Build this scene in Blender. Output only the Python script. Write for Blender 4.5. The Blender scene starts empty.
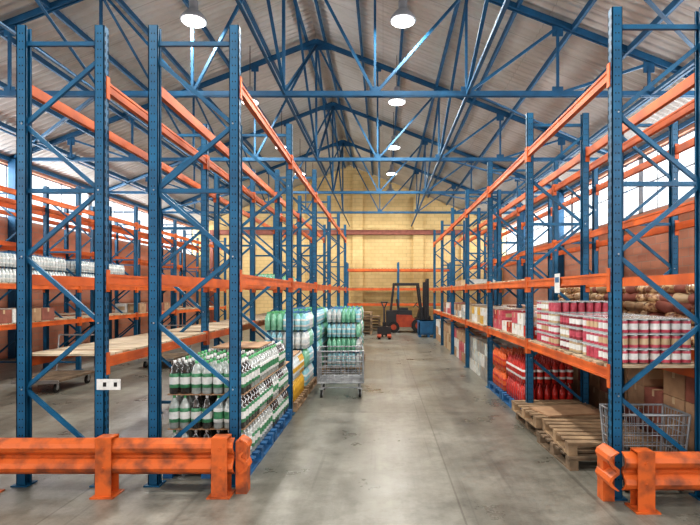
import bpy, math, random
from mathutils import Vector, Matrix
random.seed(7)
scene = bpy.context.scene

# ------------------------------------------------------------------ materials
def new_mat(name):
    m = bpy.data.materials.new(name); m.use_nodes = True
    nt = m.node_tree
    return m, nt, nt.nodes["Principled BSDF"]

def mat(name, c1, c2=None, scale=6.0, rough=0.5, metal=0.0, bump=0.0, lo=0.35, hi=0.7, detail=6, coat=0.0, emis=None, estr=0.0):
    m, nt, b = new_mat(name)
    b.inputs["Roughness"].default_value = rough
    b.inputs["Metallic"].default_value = metal
    b.inputs["Coat Weight"].default_value = coat
    if emis:
        b.inputs["Emission Color"].default_value = (*emis, 1); b.inputs["Emission Strength"].default_value = estr
    if c2 is None:
        c2 = tuple(x*0.8 for x in c1)
    tc = nt.nodes.new("ShaderNodeTexCoord")
    n = nt.nodes.new("ShaderNodeTexNoise"); n.inputs["Scale"].default_value = scale; n.inputs["Detail"].default_value = detail
    r = nt.nodes.new("ShaderNodeValToRGB")
    r.color_ramp.elements[0].position = lo; r.color_ramp.elements[1].position = hi
    r.color_ramp.elements[0].color = (*c2, 1); r.color_ramp.elements[1].color = (*c1, 1)
    nt.links.new(tc.outputs["Object"], n.inputs["Vector"])
    nt.links.new(n.outputs["Fac"], r.inputs["Fac"])
    nt.links.new(r.outputs["Color"], b.inputs["Base Color"])
    if bump > 0:
        bp = nt.nodes.new("ShaderNodeBump"); bp.inputs["Strength"].default_value = bump; bp.inputs["Distance"].default_value = 0.01
        nt.links.new(n.outputs["Fac"], bp.inputs["Height"]); nt.links.new(bp.outputs["Normal"], b.inputs["Normal"])
    return m

M = {}
M['blue'] = mat("blue_paint", (0.004,0.115,0.235), (0.003,0.072,0.155), 5, 0.45)
M['bluet'] = mat("truss_blue_paint", (0.005,0.095,0.205), (0.003,0.055,0.125), 3, 0.6)
M['orange'] = mat("orange_paint", (0.72,0.155,0.025), (0.42,0.08,0.018), 2.5, 0.45)
M['orangeb'] = mat("scuffed_orange_paint", (0.58,0.125,0.022), (0.20,0.055,0.022), 6, 0.5, bump=0.25, lo=0.34, hi=0.55)
M['hole'] = mat("slot_dark", (0.004,0.012,0.02), None, 5, 0.8)
M['wood'] = mat("pallet_wood", (0.40,0.28,0.17), (0.19,0.13,0.08), 5, 0.8, bump=0.3)
M['ply'] = mat("deck_board", (0.56,0.47,0.34), (0.34,0.27,0.18), 3, 0.7)
M['wooddk'] = mat("weathered_wood", (0.24,0.17,0.11), (0.10,0.075,0.05), 6, 0.85, bump=0.3)
M['bluepal'] = mat("blue_pallet_paint", (0.02,0.15,0.36), (0.02,0.08,0.18), 6, 0.6)
M['steel'] = mat("galvanised_steel", (0.55,0.56,0.57), (0.38,0.39,0.40), 8, 0.35, metal=0.8)
M['wire'] = mat("zinc_wire", (0.42,0.44,0.46), (0.26,0.28,0.30), 8, 0.4, metal=0.5)
M['rubber'] = mat("black_rubber", (0.015,0.015,0.015), None, 8, 0.7)
M['black'] = mat("black_paint", (0.02,0.02,0.022), None, 8, 0.4)
M['red'] = mat("red_paint", (0.42,0.07,0.02), (0.26,0.035,0.015), 5, 0.45)
M['cola'] = mat("dark_drink_plastic", (0.075,0.075,0.068), (0.025,0.024,0.022), 18, 0.10, coat=1.0)
M['clear'] = mat("clear_drink_plastic", (0.48,0.52,0.50), (0.26,0.30,0.28), 18, 0.12, coat=1.0)
M['green'] = mat("green_label", (0.09,0.30,0.15), (0.04,0.18,0.09), 30, 0.3)
M['white'] = mat("white_label", (0.76,0.77,0.75), (0.58,0.60,0.58), 20, 0.35)
M['cap'] = mat("green_cap", (0.10,0.40,0.16), None, 8, 0.4)
M['water'] = mat("water_pack_plastic", (0.42,0.74,0.80), (0.22,0.52,0.62), 12, 0.15, coat=0.5)
M['waterg'] = mat("green_pack_plastic", (0.32,0.66,0.48), (0.16,0.46,0.30), 12, 0.15, coat=0.5)
M['waterw'] = mat("clear_pack_plastic", (0.70,0.76,0.76), (0.46,0.53,0.54), 12, 0.18, coat=0.5)
M['pink'] = mat("pink_label", (0.56,0.11,0.15), (0.38,0.05,0.08), 25, 0.4)
M['maroon'] = mat("maroon_label", (0.28,0.04,0.05), (0.18,0.02,0.035), 25, 0.4)
M['redp'] = mat("red_plastic", (0.55,0.03,0.02), (0.32,0.02,0.015), 10, 0.25, coat=0.3)
M['orangep'] = mat("orange_drink_plastic", (0.72,0.15,0.03), (0.48,0.08,0.02), 10, 0.25, coat=0.3)
M['yellow'] = mat("yellow_plastic", (0.72,0.46,0.05), (0.50,0.28,0.03), 10, 0.3)
M['card'] = mat("cardboard", (0.42,0.27,0.16), (0.30,0.185,0.11), 6, 0.8)
M['cardr'] = mat("reddish_carton", (0.30,0.11,0.08), (0.20,0.07,0.05), 6, 0.7)
M['tape'] = mat("packing_tape", (0.55,0.42,0.26), None, 6, 0.3)
M['snack'] = mat("brown_snack_packet", (0.62,0.44,0.24), (0.20,0.09,0.05), 16, 0.25, coat=0.5, lo=0.42, hi=0.56)
M['tin'] = mat("tin_lid", (0.6,0.6,0.6), None, 8, 0.3, metal=0.8)
M['lens'] = mat("lamp_lens", (1,1,1), (1,1,1), 1, 0.4, emis=(1.0,0.98,0.94), estr=9.0)
M['lampgrey'] = mat("lamp_housing", (0.34,0.35,0.37), None, 6, 0.5, metal=0.2)
M['bin'] = mat("blue_plastic", (0.02,0.14,0.30), (0.015,0.10,0.22), 5, 0.4)
M['frame'] = mat("window_steel", (0.30,0.33,0.36), None, 5, 0.5)

def mk_noise(nt, vec, s, d, rgh=0.6):
    n = nt.nodes.new("ShaderNodeTexNoise"); n.inputs["Scale"].default_value = s; n.inputs["Detail"].default_value = d; n.inputs["Roughness"].default_value = rgh
    nt.links.new(vec, n.inputs["Vector"]); return n
def mk_ramp(nt, src, stops):
    r = nt.nodes.new("ShaderNodeValToRGB"); e = r.color_ramp.elements
    e[0].position, e[0].color = stops[0][0], (*stops[0][1],1); e[1].position, e[1].color = stops[1][0], (*stops[1][1],1)
    nt.links.new(src, r.inputs["Fac"]); return r
def mk_mul(nt, a, c, f):
    mx = nt.nodes.new("ShaderNodeMix"); mx.data_type = 'RGBA'; mx.blend_type = 'MULTIPLY'; mx.inputs[0].default_value = f
    nt.links.new(a, mx.inputs[6]); nt.links.new(c, mx.inputs[7]); return mx.outputs[2]
def mk_map(nt, vec, sc, loc=(0,0,0)):
    mp = nt.nodes.new("ShaderNodeMapping"); mp.inputs["Scale"].default_value = sc; mp.inputs["Location"].default_value = loc
    nt.links.new(vec, mp.inputs["Vector"]); return mp.outputs["Vector"]

def floor_mat():
    m, nt, b = new_mat("concrete_floor")
    tc = nt.nodes.new("ShaderNodeTexCoord"); V = tc.outputs["Object"]
    n1 = mk_noise(nt, V, 0.9, 10, 0.7); n2 = mk_noise(nt, V, 5, 12, 0.78); n3 = mk_noise(nt, V, 60, 4)
    r1 = mk_ramp(nt, n1.outputs["Fac"], [(0.34,(0.150,0.147,0.124)),(0.66,(0.295,0.290,0.252))])
    r2 = mk_ramp(nt, n2.outputs["Fac"], [(0.38,(0.5,0.49,0.47)),(0.56,(1,1,1))])
    n4 = mk_noise(nt, mk_map(nt, V, (3.0,0.25,1)), 1.3, 6)
    r4 = mk_ramp(nt, n4.outputs["Fac"], [(0.35,(0.68,0.67,0.66)),(0.6,(1,1,1))])
    n5 = mk_noise(nt, mk_map(nt, V, (9.0,0.12,1), (3.1,0,0)), 1.0, 3)
    r5 = mk_ramp(nt, n5.outputs["Fac"], [(0.30,(0.45,0.45,0.45)),(0.40,(1,1,1))])
    n6 = mk_noise(nt, V, 2.3, 3); r6 = mk_ramp(nt, n6.outputs["Fac"], [(0.27,(0.5,0.49,0.47)),(0.36,(1,1,1))])
    br = nt.nodes.new("ShaderNodeTexBrick"); br.offset = 0.0
    br.inputs["Scale"].default_value = 1.0; br.inputs["Brick Width"].default_value = 3.35; br.inputs["Row Height"].default_value = 4.4
    br.inputs["Mortar Size"].default_value = 0.010; br.inputs["Mortar Smooth"].default_value = 0.3
    br.inputs["Color1"].default_value = (1,1,1,1); br.inputs["Color2"].default_value = (0.92,0.92,0.91,1); br.inputs["Mortar"].default_value = (0.5,0.48,0.45,1)
    nt.links.new(mk_map(nt, V, (1,1,1), (-0.65,1.2,0)), br.inputs["Vector"])
    c = mk_mul(nt, r1.outputs["Color"], r2.outputs["Color"], 0.6); c = mk_mul(nt, c, r4.outputs["Color"], 0.8)
    c = mk_mul(nt, c, r5.outputs["Color"], 0.7); c = mk_mul(nt, c, r6.outputs["Color"], 0.6); c = mk_mul(nt, c, br.outputs["Color"], 0.75)
    nt.links.new(c, b.inputs["Base Color"])
    rr = nt.nodes.new("ShaderNodeMapRange"); rr.inputs["From Min"].default_value=0.3; rr.inputs["From Max"].default_value=0.7
    rr.inputs["To Min"].default_value = 0.22; rr.inputs["To Max"].default_value = 0.48
    nt.links.new(n1.outputs["Fac"], rr.inputs["Value"]); nt.links.new(rr.outputs["Result"], b.inputs["Roughness"])
    bp = nt.nodes.new("ShaderNodeBump"); bp.inputs["Strength"].default_value = 0.15; bp.inputs["Distance"].default_value = 0.01
    nt.links.new(n3.outputs["Fac"], bp.inputs["Height"]); nt.links.new(bp.outputs["Normal"], b.inputs["Normal"])
    return m
M['floor'] = floor_mat()

def brick_mat(name, c1, c2, mortar, axis):
    m, nt, b = new_mat(name)
    tc = nt.nodes.new("ShaderNodeTexCoord"); sp = nt.nodes.new("ShaderNodeSeparateXYZ"); cb = nt.nodes.new("ShaderNodeCombineXYZ")
    nt.links.new(tc.outputs["Object"], sp.inputs[0]); nt.links.new(sp.outputs[axis], cb.inputs[0]); nt.links.new(sp.outputs[2], cb.inputs[1])
    br = nt.nodes.new("ShaderNodeTexBrick")
    br.inputs["Scale"].default_value = 1.0; br.inputs["Brick Width"].default_value = 0.44; br.inputs["Row Height"].default_value = 0.20
    br.inputs["Mortar Size"].default_value = 0.012; br.inputs["Mortar Smooth"].default_value = 0.2
    br.inputs["Color1"].default_value = (*c1,1); br.inputs["Color2"].default_value = (*c2,1); br.inputs["Mortar"].default_value = (*mortar,1)
    nt.links.new(cb.outputs[0], br.inputs["Vector"])
    n = mk_noise(nt, tc.outputs["Object"], 0.8, 6)
    r = mk_ramp(nt, n.outputs["Fac"], [(0.3,(0.74,0.72,0.66)),(0.7,(1,1,1))])
    nt.links.new(mk_mul(nt, br.outputs["Color"], r.outputs["Color"], 0.8), b.inputs["Base Color"]); b.inputs["Roughness"].default_value = 0.85
    bp = nt.nodes.new("ShaderNodeBump"); bp.inputs["Strength"].default_value = 0.4; bp.inputs["Distance"].default_value = 0.01
    nt.links.new(br.outputs["Fac"], bp.inputs["Height"]); bp.invert = True; nt.links.new(bp.outputs["Normal"], b.inputs["Normal"])
    return m
M['brickY'] = brick_mat("yellow_painted_brick", (0.74,0.56,0.28), (0.68,0.50,0.24), (0.54,0.40,0.20), 0)
M['brickR'] = brick_mat("terracotta_brick", (0.56,0.27,0.18), (0.48,0.22,0.15), (0.42,0.27,0.21), 1)

def roof_mat():
    m, nt, b = new_mat("roof_sheeting")
    tc = nt.nodes.new("ShaderNodeTexCoord"); V = tc.outputs["Object"]
    n = mk_noise(nt, V, 0.5, 8, 0.62)
    r = mk_ramp(nt, n.outputs["Fac"], [(0.32,(0.46,0.445,0.405)),(0.62,(0.64,0.645,0.625))])
    sp = nt.nodes.new("ShaderNodeSeparateXYZ"); cb = nt.nodes.new("ShaderNodeCombineXYZ")
    nt.links.new(V, sp.inputs[0]); nt.links.new(sp.outputs[1], cb.inputs[0]); nt.links.new(sp.outputs[0], cb.inputs[1])
    br = nt.nodes.new("ShaderNodeTexBrick"); br.offset = 0.0
    br.inputs["Scale"].default_value = 1.0; br.inputs["Brick Width"].default_value = 0.8; br.inputs["Row Height"].default_value = 3.1
    br.inputs["Mortar Size"].default_value = 0.005; br.inputs["Color1"].default_value = (1,1,1,1); br.inputs["Color2"].default_value = (0.90,0.90,0.89,1); br.inputs["Mortar"].default_value = (0.65,0.64,0.62,1)
    nt.links.new(cb.outputs[0], br.inputs["Vector"])
    nt.links.new(mk_mul(nt, r.outputs["Color"], br.outputs["Color"], 0.9), b.inputs["Base Color"])
    b.inputs["Roughness"].default_value = 0.38; b.inputs["Metallic"].default_value = 0.35
    return m
M['roof'] = roof_mat()

# ------------------------------------------------------------------ mesh builder
class MB:
    def __init__(s): s.v=[]; s.f=[]; s.m=[]; s.sm=[]; s.mats=[]
    def mi(s, k):
        if k not in s.mats: s.mats.append(k)
        return s.mats.index(k)
    def add(s, verts, faces, k, smooth=False):
        o=len(s.v); s.v.extend(verts); i=s.mi(k)
        for f in faces:
            s.f.append([o+a for a in f]); s.m.append(i); s.sm.append(smooth)
    def box(s,x0,x1,y0,y1,z0,z1,k):
        if x0>x1: x0,x1=x1,x0
        if y0>y1: y0,y1=y1,y0
        s.add([(x0,y0,z0),(x1,y0,z0),(x1,y1,z0),(x0,y1,z0),(x0,y0,z1),(x1,y0,z1),(x1,y1,z1),(x0,y1,z1)],
              [(0,3,2,1),(4,5,6,7),(0,1,5,4),(1,2,6,5),(2,3,7,6),(3,0,4,7)],k)
    def rbox(s,c,size,ang,k,axis='Z'):
        R=Matrix.Rotation(ang,3,axis); a,b,d=[x/2 for x in size]; c=Vector(c)
        vs=[tuple(c+R@Vector(p)) for p in [(-a,-b,-d),(a,-b,-d),(a,b,-d),(-a,b,-d),(-a,-b,d),(a,-b,d),(a,b,d),(-a,b,d)]]
        s.add(vs,[(0,3,2,1),(4,5,6,7),(0,1,5,4),(1,2,6,5),(2,3,7,6),(3,0,4,7)],k)
    def bar(s,p,q,w,h,k):
        p=Vector(p); q=Vector(q); d=(q-p).normalized()
        up=Vector((0,0,1)) if abs(d.z)<0.95 else Vector((0,1,0))
        a=d.cross(up).normalized()*w/2; b=a.cross(d).normalized()*h/2
        vs=[p-a-b,p+a-b,p+a+b,p-a+b,q-a-b,q+a-b,q+a+b,q-a+b]
        s.add([tuple(x) for x in vs],[(0,1,2,3),(4,7,6,5),(0,4,5,1),(1,5,6,2),(2,6,7,3),(3,7,4,0)],k)
    def angle(s,p,q,w,k,t=0.012):
        p=Vector(p); q=Vector(q); d=(q-p).normalized()
        up=Vector((0,0,1)) if abs(d.z)<0.95 else Vector((0,1,0))
        a=d.cross(up).normalized(); b=a.cross(d).normalized()
        s.bar(p,q,t,w,k)
        s.bar(p+a*w/2+b*(-w/2),q+a*w/2+b*(-w/2),w,t,k)
    def cyl(s,p,q,r,k,n=12,r2=None):
        p=Vector(p); q=Vector(q); d=(q-p).normalized(); r2=r if r2 is None else r2
        up=Vector((0,0,1)) if abs(d.z)<0.95 else Vector((1,0,0))
        a=d.cross(up).normalized(); b=d.cross(a).normalized()
        v1=[tuple(p+(a*math.cos(t)+b*math.sin(t))*r) for t in [2*math.pi*i/n for i in range(n)]]
        v2=[tuple(q+(a*math.cos(t)+b*math.sin(t))*r2) for t in [2*math.pi*i/n for i in range(n)]]
        s.add(v1+v2,[(i,(i+1)%n,n+(i+1)%n,n+i) for i in range(n)],k,True)
        s.add(v1+v2,[tuple(range(n-1,-1,-1)),tuple(range(n,2*n))],k)
    def lathe(s,cx,cy,z,prof,ks,n=8):
        vs=[]
        for r,h in prof:
            for i in range(n):
                t=2*math.pi*i/n; vs.append((cx+r*math.cos(t),cy+r*math.sin(t),z+h))
        o=len(s.v); s.v.extend(vs)
        for j in range(len(prof)-1):
            mi=s.mi(ks[j])
            for i in range(n):
                s.f.append([o+j*n+i,o+j*n+(i+1)%n,o+(j+1)*n+(i+1)%n,o+(j+1)*n+i]); s.m.append(mi); s.sm.append(True)
        s.f.append([o+(len(prof)-1)*n+i for i in range(n)]); s.m.append(s.mi(ks[-1])); s.sm.append(False)
        s.f.append([o+i for i in range(n-1,-1,-1)]); s.m.append(s.mi(ks[0])); s.sm.append(False)
    def pillow(s,c,sx,sy,sz,k,ang=0,tilt=0):
        nu,nv=12,6; vs=[]; R=Matrix.Rotation(ang,3,'Z')@Matrix.Rotation(tilt,3,'X')
        def pw(x,e): return math.copysign(abs(x)**e,x)
        for j in range(nv+1):
            ph=-math.pi/2+math.pi*j/nv
            for i in range(nu):
                t=2*math.pi*i/nu
                p=R@Vector((sx*pw(math.cos(ph),.6)*pw(math.cos(t),.5),sy*pw(math.cos(ph),.6)*pw(math.sin(t),.5),sz*pw(math.sin(ph),.9)))
                vs.append((c[0]+p.x,c[1]+p.y,c[2]+p.z))
        s.add(vs,[(j*nu+i,j*nu+(i+1)%nu,(j+1)*nu+(i+1)%nu,(j+1)*nu+i) for j in range(nv) for i in range(nu)],k,True)
    def extrude(s,prof,axis,a0,a1,k,origin=(0,0,0)):
        n=len(prof); vs=[]
        for a in (a0,a1):
            for u,z in prof:
                vs.append((a,origin[1]+u,origin[2]+z) if axis=='X' else (origin[0]+u,a,origin[2]+z))
        s.add(vs,[(i,(i+1)%n,n+(i+1)%n,n+i) for i in range(n)]+[tuple(range(n-1,-1,-1)),tuple(range(n,2*n))],k)
    def obj(s,name,recenter=True,bevel=0):
        me=bpy.data.meshes.new(name)
        off=Vector((0,0,0))
        if recenter:
            xs=[a[0] for a in s.v]; ys=[a[1] for a in s.v]; zs=[a[2] for a in s.v]
            off=Vector(((min(xs)+max(xs))/2,(min(ys)+max(ys))/2,min(zs)))
        me.from_pydata([(a[0]-off.x,a[1]-off.y,a[2]-off.z) for a in s.v],[],s.f)
        for k in s.mats: me.materials.append(M[k])
        me.polygons.foreach_set("material_index",s.m); me.polygons.foreach_set("use_smooth",s.sm)
        me.update()
        o=bpy.data.objects.new(name,me); scene.collection.objects.link(o); o.location=off
        if bevel:
            b=o.modifiers.new("bevel",'BEVEL'); b.width=bevel; b.segments=2; b.limit_method='ANGLE'
        return o

# ------------------------------------------------------------------ building
XL,XR,XRG=-10.35,6.65,-1.85
ZE,ZR=5.5,8.9
Y0,Y1=-6.0,28.0
SL=(ZR-ZE)/(XR-XRG)
def roofz(x): return ZR-abs(x-XRG)*SL

b=MB(); b.box(XL-0.3,XR+0.3,Y0-0.3,Y1+0.3,-0.2,0,'floor'); b.obj("floor",False)

b=MB()
b.extrude([(XL-0.25,0),(XR+0.25,0),(XR+0.25,ZE-0.1),(XRG,ZR-0.02),(XL-0.25,ZE-0.1)],'Y',Y1,Y1+0.25,'brickY')
for x in (-7.6,-4.6,-1.4,1.95,4.6):
    b.box(x-0.28,x+0.28,Y1-0.18,Y1+0.02,0,roofz(x)-0.4,'brickY')
b.box(XL,XR,Y1-0.06,Y1+0.01,5.35,5.6,'brickY')
b.obj("wall_back",False)
b=MB()
b.box(XL-0.25,-4.0,Y0-0.25,Y0,0,ZE,'brickR'); b.box(4.0,XR+0.25,Y0-0.25,Y0,0,ZE,'brickR'); b.box(-4.0,4.0,Y0-0.25,Y0,4.8,ZE,'brickR')
b.extrude([(XL-0.25,ZE),(XR+0.25,ZE),(XRG,ZR)],'Y',Y0-0.25,Y0,'brickR')
b.obj("wall_front",False)
WZ0,WZ1=3.85,5.35
for nm,xa,xb in (("wall_left",XL-0.25,XL),("wall_right",XR,XR+0.25)):
    b=MB(); b.box(xa,xb,Y0,Y1,0,WZ0,'brickR'); b.box(xa,xb,Y0,Y1,WZ1,ZE,'brickR'); b.obj(nm,False)
for i,xa in enumerate((XL-0.12,XR+0.12)):
    b=MB()
    y=Y0
    while y<Y1+0.01:
        big = abs((y-Y0)%4.8)<0.01
        b.box(xa-0.03,xa+0.03,y-(0.12 if big else 0.02),y+(0.12 if big else 0.02),WZ0,WZ1,'frame'); y+=0.8
    for z in (WZ0+0.03,(WZ0+WZ1)/2,WZ1-0.03): b.box(xa-0.03,xa+0.03,Y0,Y1,z-0.02,z+0.02,'frame')
    b.obj("window_%d"%(i+1))

b=MB(); wl=0.2; per=8; N=int((Y1-Y0+0.6)/wl*per)
for sgn,xe in ((-1,XL-0.4),(1,XR+0.4)):
    vs=[];
    for i in range(N+1):
        y=Y0-0.3+i*wl/per; dz=0.022*math.sin(2*math.pi*i/per)+0.06
        vs.append((XRG,y,ZR+dz)); vs.append((xe,y,roofz(xe)+dz))
    b.add(vs,[(2*i,2*i+1,2*i+3,2*i+2) for i in range(N)],'roof',True)
b.obj("ceiling",False)

truss_y=[0.2,4.8,9.4,14.0,18.6,23.2]
NP=5
def node(i,side,n=NP):
    return XRG+side*(XR-XRG)*i/n
for ty in truss_y:
    b=MB()
    zb=ZE
    for side in (-1,1):
        xe=XL if side<0 else XR
        for dy in (-0.035,0.035):
            b.bar((XRG,ty+dy,ZR-0.12),(xe,ty+dy,ZE+0.0),0.03,0.11,'bluet')
        for i in range(1,NP):
            x=node(i,side); zt=roofz(x)-0.12
            b.bar((x,ty,zb),(x,ty,zt),0.045,0.045,'bluet')
            xi=node(i-1,side)
            b.bar((xi,ty,zb) if i>1 else (XRG,ty,ZR-0.15), (x,ty,zt) if i>1 else (x,ty,zb),0.05,0.05,'bluet')
            b.box(x-0.1,x+0.1,ty-0.012,ty+0.012,zt-0.16,zt+0.04,'bluet')
            b.box(x-0.1,x+0.1,ty-0.012,ty+0.012,zb-0.05,zb+0.14,'bluet')
    for dy in (-0.035,0.035):
        b.bar((XL,ty+dy,zb),(XR,ty+dy,zb),0.03,0.09,'bluet')
    b.bar((XRG,ty,zb),(XRG,ty,ZR-0.15),0.055,0.055,'bluet')
    b.extrude([(-0.42,-0.36),(0.42,-0.36),(0.42,-0.24),(0.1,-0.08),(-0.1,-0.08),(-0.42,-0.24)],'Y',ty-0.015,ty+0.015,'bluet',(XRG,0,ZR))
    for x in (XL+0.12,XR-0.12):
        b.box(x-0.1,x+0.1,ty-0.09,ty-0.075,0,ZE,'bluet'); b.box(x-0.1,x+0.1,ty+0.075,ty+0.09,0,ZE,'bluet'); b.box(x-0.008,x+0.008,ty-0.08,ty+0.08,0,ZE,'bluet')
    b.obj("roof_truss",True)
b=MB()
for side in (-1,1):
    for i in range(0,9):
        x=XRG+side*(0.25+(XR-XRG-0.3)*i/8.0); z=roofz(x)-0.02
        b.box(x-0.03,x+0.03,Y0,Y1,z-0.07,z+0.04,'bluet')
b.obj("roof_purlins",True)
b=MB()
ty=truss_y
for a,c in zip(ty[:-1],ty[1:]):
    for i,side in ((0,1),(2,1),(2,-1)):
        x=node(i,side); zt=roofz(x)-0.2
        b.angle((x,a,zt),(x,c,ZE+0.05),0.05,'bluet')
        if i==0: b.angle((x,a,ZE+0.05),(x,c,zt),0.05,'bluet')
for i,side in ((0,1),(2,1),(4,1),(2,-1),(4,-1)):
    x=node(i,side)
    b.angle((x,Y0+0.1,ZE+0.0),(x,Y1-0.1,ZE+0.0),0.05,'bluet')
for a,c in zip(ty[:-1],ty[1:]):
    for side in (-1,1):
        b.angle((node(2,side),a,ZE+0.06),(node(5,side)-side*0.1,c,ZE+0.06),0.055,'bluet')
b.obj("roof_bracing",True)

# ------------------------------------------------------------------ lamps
LY=[1.2,5.2,9.2,13.1,17.2,21.0,24.8]
ZL=6.75
for ly in LY:
    for lx in (-3.45,0.36):
        b=MB()
        b.lathe(lx,ly,ZL,[(0.235,0.0),(0.24,0.01),(0.22,0.06),(0.13,0.17),(0.08,0.20),(0.08,0.36),(0.05,0.40)],['lampgrey']*6,20)
        b.cyl((lx,ly,ZL-0.015),(lx,ly,ZL+0.005),0.205,'lens',20)
        b.cyl((lx,ly,ZL+0.38),(lx,ly,roofz(lx)-0.05),0.010,'rubber',6)
        b.obj("high_bay_lamp")
        L=bpy.data.lights.new("high_bay_light",'AREA'); L.shape='DISK'; L.size=0.38; L.energy=135; L.color=(1.0,0.95,0.87)
        o=bpy.data.objects.new("high_bay_light",L); scene.collection.objects.link(o); o.location=(lx,ly,ZL-0.03)

# ------------------------------------------------------------------ racks
RH=4.3
def rack(name,xa,xb,ys,levels,decks=(),height=RH,holes_upto=2,W=0.09,ph=0):
    b=MB()
    for iy,y in enumerate(ys):
        for side,x0 in ((-1,xa),(1,xb)):
            xo=x0; xi=x0+W*(-side)
            b.box(xo,xo-side*0.008,y-0.042,y+0.042,0.01,height,'blue')
            for s in (-1,1):
                b.box(xo,xi,y+s*0.042,y+s*0.034,0.01,height,'blue')
                b.box(xi,xi+side*0.006,y+s*0.042,y+s*0.022,0.01,height,'blue')
            b.box(xo+side*0.03,xi-side*0.03,y-0.075,y+0.075,0,0.012,'blue')
            if iy<holes_upto:
                z=0.15
                while z<height-0.05:
                    for s in (-1,1):
                        b.box(xo+side*0.0005,xo-side*0.002,y+s*0.022-0.007,y+s*0.022+0.007,z,z+0.035,'hole')
                    for fr in (0.35,0.65):
                        b.box(xo-side*W*fr-0.005,xo-side*W*fr+0.005,y-0.0432,y-0.041,z+0.015,z+0.028,'hole')
                    z+=0.075
        xl,xr=xa+W*0.6,xb-W*0.6
        zz=[0.28]
        while zz[-1]+0.62<height-0.2: zz.append(zz[-1]+0.62)
        b.bar((xl,y,0.18),(xr,y,0.18),0.03,0.04,'blue'); b.bar((xl,y,height-0.16),(xr,y,height-0.16),0.03,0.04,'blue')
        for j in range(len(zz)-1):
            p,q=(xl,xr) if (j+ph)%2==0 else (xr,xl)
            b.bar((p,y-0.0,zz[j]),(q,y,zz[j+1]),0.028,0.038,'blue')
            b.cyl((p,y-0.05,zz[j]),(p,y-0.04,zz[j]),0.008,'steel',6)
        zm=zz[len(zz)//2+1]; b.bar((xl,y,zm),(xr,y,zm),0.03,0.04,'blue')
    for i in range(len(ys)-1):
        ya,yb=ys[i]+0.042,ys[i+1]-0.042
        for lv in levels:
            for side,x0 in ((-1,xa),(1,xb)):
                xin=x0-side*0.05
                b.box(x0-side*0.008,xin,ya,yb,lv-0.05,lv+0.05,'orange')
                b.box(x0,x0-side*0.01,ya,yb,lv+0.026,lv+0.05,'orange'); b.box(x0,x0-side*0.01,ya,yb,lv-0.05,lv-0.026,'orange')
                for yy,s in ((ya,-1),(yb,1)):
                    b.box(x0+side*0.008,x0,yy-s*0.008,yy+s*0.05,lv-0.12,lv+0.09,'orange')
                    b.box(x0+side*0.006,x0-side*0.05,yy-s*0.006,yy,lv-0.12,lv+0.09,'orange')
            if (i,lv) in decks or lv in decks:
                y=ya+0.01
                while y<yb-0.1:
                    w=random.uniform(0.10,0.16) 
                    b.box(xa+0.02+random.uniform(-0.02,0.01),xb-0.02+random.uniform(-0.01,0.02),y,min(y+w,yb),lv+0.051,lv+0.072,'ply' if random.random()<.8 else 'wood'); y+=w+random.uniform(0.004,0.05)
    return b.obj(name)

YL=[4.75+2.75*i for i in range(6)]
YR=[4.45+2.6*i for i in range(7)]
rack("pallet_rack",-2.19,-1.345,YL,[1.93,3.75],holes_upto=3)
rack("pallet_rack",-3.42,-2.60,YL,[1.15,1.93,3.75],decks=[1.15,(3,1.93),(4,1.93)],ph=1)
rack("pallet_rack",2.00,2.86,YR,[1.08,1.93,3.74],decks=[1.08,(1,1.93),(2,1.93),(3,1.93),(4,1.93),(5,1.93)],holes_upto=3,ph=1)
rack("pallet_rack",3.25,4.10,YR,[1.15,2.72,3.78],decks=[1.15])
YC=[3.6+2.75*i for i in range(8)]
rack("pallet_rack",-7.95,-7.1,YC,[1.15,1.93,3.75],decks=[1.15,1.93],holes_upto=0)
rack("pallet_rack",-9.2,-8.35,YC,[1.15,2.9,3.75],decks=[1.15],holes_upto=0)
DZ=0.075

def rear_rack():
    b=MB(); ya,yb=26.3,27.2
    xs=[-1.9,0.8,3.5]
    for x in xs:
        for y in (ya,yb): b.box(x-0.05,x+0.05,y-0.05,y+0.05,0,3.4,'blue')
        z=0.3
        k=0
        while z<3:
            p,q=(ya,yb) if k%2==0 else (yb,ya); b.bar((x,p,z),(x,q,z+0.6),0.04,0.03,'blue'); z+=0.6; k+=1
    for i in range(2):
        for lv in (1.2,2.0,3.0):
            for y in (ya,yb): b.box(xs[i]+0.05,xs[i+1]-0.05,y-0.03,y+0.03,lv-0.07,lv+0.06,'orange')
            x=xs[i]+0.1
            while x<xs[i+1]-0.2: b.box(x,x+0.12,ya,yb,lv+0.06,lv+0.08,'wood'); x+=0.17
    return b.obj("pallet_rack")
rear_rack()
b=MB(); b.box(-9.5,6.2,27.7,27.8,5.0,5.25,'cardr'); b.box(-9.5,6.2,27.62,27.88,5.0,5.03,'cardr'); b.box(-9.5,6.2,27.62,27.88,5.22,5.25,'cardr')
for x in (-9.4,6.1): b.box(x-0.08,x+0.08,27.65,27.82,0,5.0,'cardr')
b.obj("wall_girder")

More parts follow.
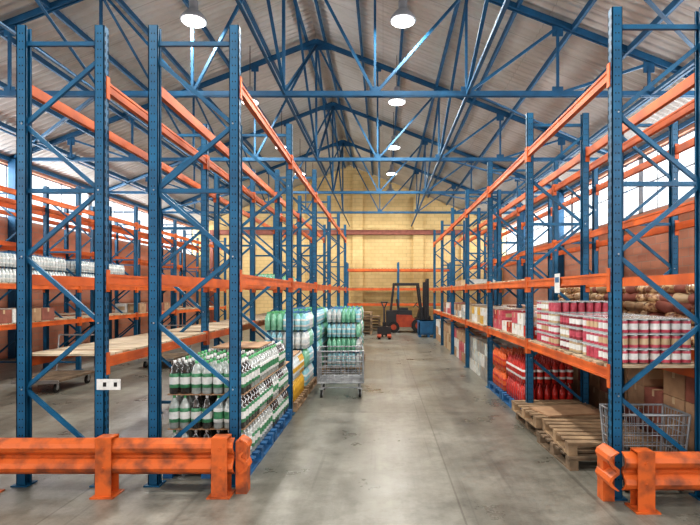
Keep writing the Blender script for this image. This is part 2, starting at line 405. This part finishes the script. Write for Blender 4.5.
# ------------------------------------------------------------------ guard barriers
wprof=[(0.0,0.0),(-0.055,0.035),(-0.07,0.07),(-0.055,0.11),(-0.005,0.15),(-0.005,0.17),(-0.055,0.21),(-0.07,0.25),(-0.055,0.285),(0.0,0.32),(0.02,0.32),(-0.03,0.285),(-0.045,0.25),(-0.03,0.22),(0.02,0.18),(0.02,0.14),(-0.03,0.10),(-0.045,0.07),(-0.03,0.045),(0.02,0.0)]
def barrier(name,xs,x0,x1,yf,ret_x,side,ztop=0.5,rl=0.3):
    b=MB(); z0=ztop-0.34
    b.extrude(wprof,'X',x0,x1,'orangeb',(0,yf,z0))
    for x in xs:
        b.box(x-0.07,x+0.07,yf-0.085,yf-0.075,0.0,ztop,'orangeb')
        b.box(x-0.006,x+0.006,yf-0.075,yf+0.05,0.0,z0,'orangeb')
        b.box(x-0.07,x+0.07,yf+0.04,yf+0.05,0.0,ztop,'orangeb')
        b.box(x-0.07,x+0.07,yf-0.075,yf+0.05,ztop-0.005,ztop+0.005,'orangeb')
        b.box(x-0.10,x+0.10,yf-0.12,yf+0.09,0,0.012,'orangeb')
        for zz in (z0+0.075,z0+0.25):
            b.cyl((x,yf-0.095,zz),(x,yf-0.083,zz),0.014,'orangeb',6)
    prof=[(-u*side,z) for u,z in wprof]
    b.extrude(prof,'Y',yf-0.02,yf+rl,'orangeb',(ret_x,0,z0))
    b.box(ret_x-0.05,ret_x+0.05,yf+rl-0.12,yf+rl,0,ztop-0.05,'orangeb')
    return b.obj(name)
barrier("rack_guard_barrier",[-4.7,-3.55,-2.46,-1.44],-4.8,-1.33,4.52,-1.27,1,0.52,0.12)
barrier("rack_guard_barrier",[2.16,3.3,4.2],2.0,4.3,4.22,1.95,-1,0.49,0.26)

# ------------------------------------------------------------------ pallets
def pallet(b,cx,cy,z,w=0.9,l=1.1,ang=0,k='wood'):
    R=Matrix.Rotation(ang,3,'Z'); c=Vector((cx,cy,0))
    def pb(px,py,pz,sx,sy,sz):
        p=c+R@Vector((px,py,0)); b.rbox((p.x,p.y,z+pz),(sx,sy,sz),ang,k)
    for sx in (-1,0,1):
        pb(sx*(w/2-0.05),0,0.011,0.09,l,0.02)
        for sy in (-1,0,1): pb(sx*(w/2-0.05),sy*(l/2-0.06),0.06,0.09,0.11,0.08)
    for sy in (-1,0,1): pb(0,sy*(l/2-0.06),0.108,w,0.10,0.018)
    n=7
    for i in range(n): pb(0,-l/2+0.05+i*(l-0.1)/(n-1),0.127,w,0.095,0.02)
PH=0.138
b=MB(); pallet(b,-1.72,5.47,0,0.84,1.15,0,'bluepal'); pallet(b,-1.72,6.68,0,0.84,1.15,0,'bluepal'); b.obj("drinks_pallet")

BP=[(0.045,0.0),(0.052,0.012),(0.052,0.060),(0.053,0.061),(0.053,0.095),(0.053,0.165),(0.053,0.20),(0.052,0.201),(0.05,0.222),(0.034,0.262),(0.015,0.295),(0.016,0.30),(0.016,0.325)]
def bottle(b,x,y,z,body,lab1,lab2,cap,s=1.0,n=8):
    b.lathe(x,y,z,[(r*s,h*s) for r,h in BP],[body,body,body,lab1,lab2,lab1,body,body,body,body,cap,cap],n)
b=MB(); 
for ly in range(3):
    z=PH+ly*0.338+0.001
    for i in range(7):
        for j in range(21):
            if ly==2 and (j>18 ): continue
            gx=(i//2)*0.006; gy=(j//3)*0.012
            random.seed(1000*ly+50*(i//2)+(j//3)); rr_=random.random(); ox=random.uniform(-.006,.006)
            X=-2.05+i*0.1055+gx+ox; Y=4.96+j*0.1075+gy
            if rr_<0.5: bottle(b,X,Y,z,'cola','green','white','white')
            elif rr_<0.8: bottle(b,X,Y,z,'clear','green','white','cap')
            else: bottle(b,X,Y,z,'clear','white','green','cap')
    if ly<2: b.box(-2.1,-1.35,4.92,7.3,z+0.327,z+0.337,'card')
b.box(-2.0,-1.45,5.9,6.6,PH+3*0.338,PH+3*0.338+0.015,'card')
b.obj("drink_bottle_stack")
random.seed(11)
b=MB(); pallet(b,-1.72,8.2,0,0.84,1.1); b.obj("wooden_pallet")
def carton(b,x0,x1,y0,y1,z0,z1,k):
    b.box(x0,x1,y0,y1,z0,z1,k); ym=(y0+y1)/2
    b.box(x0+.001,x1-.001,ym-0.025,ym+0.025,z1,z1+0.002,'tape')
    b.box(x0-0.002,x0,ym-0.025,ym+0.025,z1-0.08,z1,'tape'); b.box(x1,x1+0.002,ym-0.025,ym+0.025,z1-0.08,z1,'tape')
    b.box(x0+(x1-x0)*.2,x1-(x1-x0)*.2,y0-0.002,y0,z0+(z1-z0)*.3,z0+(z1-z0)*.7,'white' if random.random()<.3 else 'tape')
b=MB()
for ly in range(2):
    for i in range(7):
        for j in range(9):
            bottle(b,-2.05+i*0.108,7.74+j*0.112,PH+0.001+ly*0.335,'yellow' if (ly<1 or j>4) else 'waterw','white' if ly==1 else 'yellow','yellow','white',n=7)
b.box(-2.05,-1.4,7.8,8.6,PH+0.67,PH+0.685,'card')
b.obj("juice_bottle_stack")

def shrinkstack(b,x0,x1,y0,y1,z0,layers,cols,s=1.0):
    p=0.1085*s; h=0.332*s; nx=int((x1-x0)/p); ny=int((y1-y0)/p)
    for ly in range(layers):
        for i in range(nx):
            for j in range(ny):
                if i in (0,nx-1) or j in (0,ny-1) or ly==layers-1:
                    random.seed(ly*31+(j//4)*7+(i//3)*3+int(y0*10)); k=random.choice(cols)
                    bottle(b,x0+p/2+i*p,y0+p/2+j*p,z0+0.001+ly*h,k,'white' if k!='waterg' else 'waterg',k,'bin' if k!='waterg' else 'cap',s,7)
        b.box(x0+p*.95,x0+nx*p-p*.95,y0+p*.95,y0+ny*p-p*.95,z0+ly*h+0.02,z0+ly*h+h*0.9,cols[ly%len(cols)])
b=MB(); pallet(b,-1.73,9.5,0,0.84,1.1); b.obj("wooden_pallet")
b=MB(); pallet(b,-1.73,11.0,0,0.84,1.1); pallet(b,-1.73,12.2,0,0.84,1.1); b.obj("wooden_pallet")
b=MB(); pallet(b,-0.88,11.9,0,0.8,1.1); pallet(b,-0.88,13.1,0,0.8,1.1); b.obj("wooden_pallet")
b=MB(); shrinkstack(b,-2.12,-1.33,9.0,9.98,PH,4,['waterg','water','waterw']); b.obj("water_bottle_stack")
b=MB(); shrinkstack(b,-2.12,-1.33,10.5,12.7,PH,4,['waterg','water']); b.obj("water_bottle_stack")
b=MB(); shrinkstack(b,-1.27,-0.5,11.4,13.6,PH,4,['water','waterg','waterw']); b.obj("water_bottle_stack")
random.seed(5)
b=MB()
for y0 in (13.3,16.0,):
    for ly in range(3):
        for i in range(2):
            for j in range(4):
                carton(b,-2.15+i*0.38,-1.79+i*0.38,y0+j*0.5,y0+0.47+j*0.5,0.002+ly*0.3,0.296+ly*0.3,random.choice(['card','cardr','white','waterw']))
b.obj("carton_stack")

b=MB(); shrinkstack(b,-7.9,-7.15,9.3,11.6,1.93+DZ,2,['waterw'],0.9); shrinkstack(b,-7.9,-7.15,12.1,14.2,1.93+DZ,2,['waterw'],0.9); b.obj("water_bottle_stack")
b=MB(); shrinkstack(b,-3.36,-2.66,13.1,15.6,1.93+DZ,1,['waterw','waterg'],0.9); b.obj("water_bottle_stack")
random.seed(6)
b=MB()
for y0,n in ((9.3,4),(14.8,5)):
    for j in range(n):
        for i in range(2):
            carton(b,-7.85+i*.37,-7.5+i*.37,y0+j*0.42,y0+0.4+j*0.42,1.15+DZ,1.15+DZ+0.26,random.choice(['card','cardr','white']))
b.obj("carton_stack")

# ------------------------------------------------------------------ right side goods
def can(b,x,y,z,r,h,k1,k2):
    b.lathe(x,y,z,[(r*.93,0),(r,0.008),(r,h*.28),(r,h*.72),(r,h-0.012),(r*.93,h)],['tin',k1,k2,k1,'tin'],8)
b=MB(); zd=1.08+DZ
for blk,(ya,yb,ly_n,k1,k2) in enumerate(((4.60,5.30,3,'pink','white'),(5.36,6.0,3,'maroon','white'),(6.06,6.92,4,'pink','white'))):
    nx=8; ny=int((yb-ya)/0.096)
    for ly in range(ly_n):
        for i in range(nx):
            for j in range(ny):
                h_=(i//4*5+ly*7+j//3*3+blk)%5
                can(b,2.11+i*0.095+(i//4)*0.008,ya+0.047+j*0.096,zd+ly*0.137,0.045,0.127,k1 if h_!=1 else 'tape',('white','white','tape','pink','white')[h_])
        b.box(2.06,2.06+nx*0.0965,ya,ya+ny*0.096,zd+ly*0.137+0.128,zd+ly*0.137+0.136,'waterw')
b.obj("canned_food_stack")
b=MB()
for y0,cols in ((7.15,['white','redp','pink']),(9.8,['tape','yellow','white']),(12.4,['waterw','card','white']),(15.0,['pink','white','card'])):
    for ly in range(2):
        for i in range(2):
            for j in range(7):
                if ly==1 and random.random()<.3: continue
                carton(b,2.08+i*0.37,2.43+i*0.37,y0+j*0.34,y0+j*0.34+0.32,zd+ly*0.17,zd+0.165+ly*0.17,random.choice(cols))
b.obj("grocery_carton_stack")
b=MB()
for y0 in (12.5,):
    for j in range(6):
        for i in range(2):
            carton(b,2.1+i*0.36,2.44+i*0.36,y0+j*0.36,y0+j*0.36+0.34,1.93+DZ,1.93+DZ+0.14,random.choice(['card','tape','white']))
b.obj("carton_stack")
b=MB()
for ly in range(6):
    for i in range(3):
        for j in range(17):
            b.pillow((3.41+i*0.27+random.uniform(-.03,.03),4.72+j*0.29+random.uniform(-.04,.04),1.15+DZ+0.07+ly*0.112),0.15,0.16,0.075,random.choice(['snack','snack','snack','tape','cardr']),random.uniform(-.7,.7),random.uniform(-.25,.25) if ly else 0)
b.obj("snack_bag_pile")
b=MB()
for y0 in (9.9,12.5):
    for j in range(6):
        for i in range(2):
            carton(b,3.32+i*0.36,3.66+i*0.36,y0+j*0.36,y0+j*0.36+0.34,1.15+DZ,1.15+DZ+.246,random.choice(['card','cardr','white']))
b.obj("carton_stack")
for (cx,cy,z,ang) in ((2.36,5.62,0,0.03),(2.40,5.62,PH,-0.05),(2.40,6.76,0,0.02),(2.34,6.72,PH,0.05)):
    b=MB(); pallet(b,cx,cy,z,0.98,1.0,ang,'wood' if z else 'wooddk'); b.obj("wooden_pallet")
b=MB(); b.rbox((2.35,6.5,PH*2+0.012),(0.75,0.5,0.02),0.2,'card'); b.obj("cardboard_sheet")
b=MB()
for ly in range(3):
    for i in range(2):
        for j in range(10):
            if ly==2 and j%3==0: continue
            carton(b,3.36+i*0.36,3.70+i*0.36,4.75+j*0.44,5.17+j*0.44,0.002+ly*0.3,0.296+ly*0.3,random.choice(['card','card','cardr']))
b.obj("carton_stack")
b=MB(); pallet(b,2.42,7.93,0,0.86,1.1,0,'bluepal'); pallet(b,2.42,9.05,0,0.86,1.0,0,'bluepal'); b.obj("drinks_pallet")
b=MB()
for ly in range(2):
    for i in range(7):
        for j in range(9):
            bottle(b,2.09+i*0.11,7.44+j*0.112,PH+0.001+ly*0.335,'redp','white' if ly else 'redp','redp','redp',n=7)
for ly in range(2):
    for i in range(7):
        for j in range(8):
            bottle(b,2.09+i*0.11,8.6+j*0.112,PH+0.001+ly*0.335,'orangep','redp','orangep','orangep',n=7)
b.obj("soda_bottle_stack")
b=MB()
for y0,cols in ((9.9,['white','waterw','steel']),(12.5,['pink','card','white']),(15.1,['card','tape']),(17.6,['card','white'])):
    for ly in range(3):
        for i in range(2):
            for j in range(5):
                carton(b,2.08+i*0.38,2.44+i*0.38,y0+j*0.45,y0+j*0.45+0.43,0.002+ly*0.26,0.256+ly*0.26,random.choice(cols))
b.obj("carton_stack")

b=MB(); b.box(1.984,1.99,5.68,5.84,1.80,2.02,'white'); b.box(1.982,1.985,5.70,5.82,1.92,1.98,'bin'); b.obj("shelf_label")
b=MB(); b.box(-2.66,-2.44,4.69,4.70,0.90,1.0,'white'); b.box(-2.60,-2.57,4.688,4.691,0.93,0.97,'black'); b.box(-2.50,-2.47,4.688,4.691,0.93,0.97,'black'); b.obj("rack_load_sign")

# ------------------------------------------------------------------ trolleys
def caster(b,x,y,r=0.06,zt=0.2):
    b.cyl((x-0.018,y,r),(x+0.018,y,r),r,'rubber',14); b.cyl((x-0.022,y,r),(x+0.022,y,r),r*.45,'steel',10)
    b.box(x-0.03,x-0.024,y-0.03,y+0.03,r-0.01,zt,'steel'); b.box(x+0.024,x+0.03,y-0.03,y+0.03,r-0.01,zt,'steel'); b.box(x-0.04,x+0.04,y-0.04,y+0.04,zt-0.012,zt,'steel')
def wirecart(name,x0,x1,y0,y1,z0,z1,step=0.05,handle=True,taper=0.0,zwheel=0.16,rr=0.011,rw=0.0035,rz=0):
    b=MB(); r=rw
    def pt(x,y,z):
        t=(z1-z)/(z1-z0)*taper; cx,cy=(x0+x1)/2,(y0+y1)/2
        return (x+(cx-x)*t,y+(cy-y)*t,z)
    for z in (z0,z1):
        c=[(x0,y0),(x1,y0),(x1,y1),(x0,y1)]
        for i in range(4): b.cyl(pt(*c[i],z),pt(*c[(i+1)%4],z),rr,'wire',6)
    for x,y in ((x0,y0),(x1,y0),(x1,y1),(x0,y1)): b.cyl(pt(x,y,z0),pt(x,y,z1),rr,'wire',6)
    n=int((x1-x0)/step)
    for i in range(1,n):
        x=x0+(x1-x0)*i/n
        for y in (y0,y1): b.cyl(pt(x,y,z0),pt(x,y,z1),r,'wire',4)
        b.cyl(pt(x,y0,z0),pt(x,y1,z0),r,'wire',4)
    n2=int((y1-y0)/step)
    for i in range(1,n2):
        y=y0+(y1-y0)*i/n2
        for x in (x0,x1): b.cyl(pt(x,y,z0),pt(x,y,z1),r,'wire',4)
        b.cyl(pt(x0,y,z0),pt(x1,y,z0),r,'wire',4)
    nz=max(2,int((z1-z0)/0.09))
    for i in range(1,nz):
        z=z0+(z1-z0)*i/nz; c=[(x0,y0),(x1,y0),(x1,y1),(x0,y1)]
        for k in range(4): b.cyl(pt(*c[k],z),pt(*c[(k+1)%4],z),r*1.4,'wire',4)
    for x in (x0+0.06,x1-0.06):
        for y in (y0+0.06,y1-0.06):
            caster(b,x,y,0.065,zwheel); b.cyl((x,y,zwheel-0.01),pt(x,y,z0),0.012,'wire',6)
        b.cyl((x,y0+0.06,zwheel+.01),(x,y1-0.06,zwheel+.01),0.012,'wire',6)
    for y in (y0+0.06,y1-0.06): b.cyl((x0+0.06,y,zwheel+.01),(x1-0.06,y,zwheel+.01),0.012,'wire',6)
    if handle:
        for y in (y0,y1): b.cyl((x1,y,z1-0.05),(x1+0.1,y,z1+0.06),0.012,'wire',6)
        b.cyl((x1+0.1,y0,z1+0.06),(x1+0.1,y1,z1+0.06),0.016,'redp',8)
    o=b.obj(name); o.rotation_euler[2]=rz; return o
wirecart("wire_stock_trolley",-1.14,-0.36,8.65,9.45,0.26,0.80,0.06,False,0,0.16,0.014,0.005,0.06)
wirecart("wire_shopping_trolley",2.14,2.76,4.54,4.98,0.24,0.70,0.045,False,0.12,0.16,0.011,0.004)
def platform(name,cx,cy):
    b=MB(); b.box(cx-0.4,cx+0.4,cy-0.6,cy+0.6,0.2,0.235,'wooddk')
    b.box(cx-0.42,cx+0.42,cy-0.62,cy-0.59,0.18,0.24,'steel'); b.box(cx-0.42,cx+0.42,cy+0.59,cy+0.62,0.18,0.24,'steel')
    for x in (-0.3,0.3):
        for y in (-0.48,0.48): caster(b,cx+x,cy+y,0.08,0.2)
    for x in (-0.38,0.38): b.cyl((cx+x,cy+0.58,0.22),(cx+x,cy+0.66,0.95),0.016,'steel',8)
    b.cyl((cx-0.38,cy+0.66,0.95),(cx+0.38,cy+0.66,0.95),0.016,'steel',8); b.cyl((cx-0.38,cy+0.62,0.6),(cx+0.38,cy+0.62,0.6),0.012,'steel',8)
    return b.obj(name)
platform("platform_trolley",-6.2,9.6)
platform("platform_trolley",-5.4,12.6)

# ------------------------------------------------------------------ forklift
def forklift(cx,cy):
    b=MB()
    b.extrude([(-0.95,0.25),(0.55,0.25),(0.6,0.55),(0.25,0.6),(0.2,0.62),(0.1,0.8),(-0.55,0.82),(-0.95,0.8),(-1.02,0.6)],'Y',cy-0.5,cy+0.5,'red',(cx,0,0))
    b.box(cx-0.6,cx+0.12,cy-0.45,cy+0.45,0.8,1.0,'black')
    b.box(cx-1.06,cx-0.6,cy-0.53,cy+0.53,0.3,1.0,'black')
    b.box(cx-0.5,cx-0.05,cy-0.25,cy+0.25,1.0,1.12,'black'); b.rbox((cx-0.52,cy,1.3),(0.1,0.46,0.45),-0.15,'black','Y')
    b.extrude([(0.35,0.6),(0.6,0.55),(0.62,1.15),(0.5,1.15)],'Y',cy-0.4,cy+0.4,'black',(cx,0,0))
    b.cyl((cx+0.5,cy,1.1),(cx+0.3,cy,1.25),0.02,'black',8)
    for i in range(12):
        a,c=2*math.pi*i/12,2*math.pi*(i+1)/12
        b.cyl((cx+0.3+0.09*math.cos(a),cy+0.17*math.sin(a),1.26+0.12*math.cos(a)),(cx+0.3+0.09*math.cos(c),cy+0.17*math.sin(c),1.26+0.12*math.cos(c)),0.014,'black',6)
    for y in (-0.48,0.48):
        b.bar((cx-0.85,cy+y,0.95),(cx-0.7,cy+y,2.2),0.09,0.09,'black'); b.bar((cx+0.6,cy+y,0.6),(cx+0.4,cy+y,2.2),0.09,0.09,'black')
        b.bar((cx-0.75,cy+y,2.2),(cx+0.45,cy+y,2.2),0.08,0.11,'black')
    for i in range(7): b.box(cx-0.70+i*0.18,cx-0.66+i*0.18,cy-0.48,cy+0.48,2.18,2.23,'black')
    for x,r in ((0.42,0.33),(-0.72,0.26)):
        for y in (-0.52,0.52):
            b.cyl((cx+x,cy+y-0.1,r),(cx+x,cy+y+0.1,r),r,'rubber',20); b.cyl((cx+x,cy+y-0.11,r),(cx+x,cy+y+0.11,r),r*.5,'red',14)
    for y in (-0.3,0.3):
        b.box(cx+0.78,cx+0.90,cy+y-0.05,cy+y+0.05,0.08,2.45,'black'); b.box(cx+0.66,cx+0.77,cy+y-0.04,cy+y+0.04,0.1,2.3,'black')
        b.cyl((cx+0.84,cy+y*.4,0.2),(cx+0.84,cy+y*.4,1.6),0.035,'steel',8)
        b.box(cx+0.93,cx+0.98,cy+y*.8-0.06,cy+y*.8+0.06,0.06,0.75,'black'); b.box(cx+0.93,cx+2.0,cy+y*.8-0.06,cy+y*.8+0.06,0.05,0.09,'black')
    for z in (0.3,1.1,2.37): b.box(cx+0.8,cx+0.88,cy-0.33,cy+0.33,z,z+0.08,'black')
    for z in (0.3,0.65): b.box(cx+0.90,cx+0.94,cy-0.45,cy+0.45,z,z+0.09,'black')
    return b.obj("forklift",bevel=0.012)
forklift(1.2,23.4)
def jack(cx,cy):
    b=MB()
    for x in (-0.2,0.2):
        b.box(cx+x-0.08,cx+x+0.08,cy-1.1,cy+0.05,0.08,0.13,'red'); b.cyl((cx+x-0.05,cy-0.95,0.04),(cx+x+0.05,cy-0.95,0.04),0.04,'rubber',10)
    b.box(cx-0.28,cx+0.28,cy,cy+0.12,0.08,0.42,'black'); b.cyl((cx,cy+0.2,0.15),(cx,cy+0.2,0.6),0.08,'black',10)
    for x in (-0.08,0.08): b.cyl((cx+x-0.03,cy+0.2,0.09),(cx+x+0.03,cy+0.2,0.09),0.09,'rubber',14)
    b.cyl((cx,cy+0.22,0.4),(cx,cy+0.35,1.2),0.04,'black',8)
    for x in (-0.12,0.12): b.cyl((cx,cy+0.35,1.15),(cx+x,cy+0.36,1.42),0.028,'black',8)
    b.cyl((cx-0.15,cy+0.36,1.42),(cx+0.15,cy+0.36,1.42),0.03,'black',8)
    return b.obj("hand_pallet_truck")
jack(0.05,20.6)
def bin_(cx,cy,w=0.9,d=0.9,h=0.7):
    b=MB(); t=0.04
    b.box(cx-w/2,cx+w/2,cy-d/2,cy+d/2,0.1,0.15,'bin')
    b.box(cx-w/2,cx+w/2,cy-d/2,cy-d/2+t,0.12,h,'bin'); b.box(cx-w/2,cx+w/2,cy+d/2-t,cy+d/2,0.12,h,'bin')
    b.box(cx-w/2,cx-w/2+t,cy-d/2,cy+d/2,0.12,h,'bin'); b.box(cx+w/2-t,cx+w/2,cy-d/2,cy+d/2,0.12,h,'bin')
    b.box(cx-w/2-.02,cx+w/2+.02,cy-d/2-.02,cy-d/2+t,h-.06,h,'bin'); b.box(cx-w/2-.02,cx+w/2+.02,cy+d/2-t,cy+d/2+.02,h-.06,h,'bin')
    for x in (-1,0,1):
        b.box(cx+x*(w/2-.06)-.05,cx+x*(w/2-.06)+.05,cy-d/2,cy+d/2,0,0.1,'bin')
        b.box(cx+x*(w/3)-.02,cx+x*(w/3)+.02,cy-d/2-.015,cy-d/2,0.15,h-.06,'bin')
    return b.obj("plastic_pallet_box")
bin_(1.85,20.9,0.8,0.8,0.66)
bin_(2.75,22.4,0.9,0.9,0.8)
for (cx,cy,n) in ((-0.95,22.6,7),(-0.6,24.4,5)):
    b=MB()
    for i in range(n): pallet(b,cx,cy,i*PH,0.95,1.05,random.uniform(-.04,.04),'wooddk' if i%2 else 'wood')
    b.obj("wooden_pallet_stack")
b=MB(); pallet(b,3.9,22.4,0,0.95,1.05)
for ly in range(4):
    for i in range(2):
        for j in range(2): carton(b,3.46+i*.45,3.89+i*.45,21.95+j*.45,22.38+j*.45,PH+.001+ly*.3,PH+.296+ly*.3,'card')
b.obj("palletised_carton_load")

# ------------------------------------------------------------------ lights
def area(name,loc,rot,sx,sy,e,col):
    L=bpy.data.lights.new(name,'AREA'); L.shape='RECTANGLE'; L.size=sx; L.size_y=sy; L.energy=e; L.color=col
    o=bpy.data.objects.new(name,L); scene.collection.objects.link(o); o.location=loc; o.rotation_euler=rot; return o
ym=(Y0+Y1)/2
area("daylight_window_left",(XL-0.5,ym,4.65),(0,math.radians(-90),0),1.9,34,2900,(0.99,0.99,1.0))
area("daylight_window_right",(XR+0.5,ym,4.65),(0,math.radians(90),0),1.9,34,2600,(0.99,0.99,1.0))
area("daylight_doorway",(0,Y0-0.6,2.4),(math.radians(90),0,0),7.5,4.6,260,(0.99,0.98,0.97))
w=bpy.data.worlds.new("World"); scene.world=w; w.use_nodes=True
bg=w.node_tree.nodes["Background"]; bg.inputs[0].default_value=(0.95,0.97,1.0,1); bg.inputs[1].default_value=1.5

cam=bpy.data.cameras.new("camera"); co=bpy.data.objects.new("camera",cam); scene.collection.objects.link(co)
co.location=(0,0,1.8); co.rotation_euler=(math.radians(90),0,0)
cam.sensor_width=36; cam.lens=36*505/700; cam.shift_x=-33/700; cam.shift_y=30.5/700; cam.clip_start=0.05
scene.camera=co
scene.view_settings.view_transform='Standard'
try: scene.view_settings.look='Medium High Contrast'
except Exception as e: print("look", e)
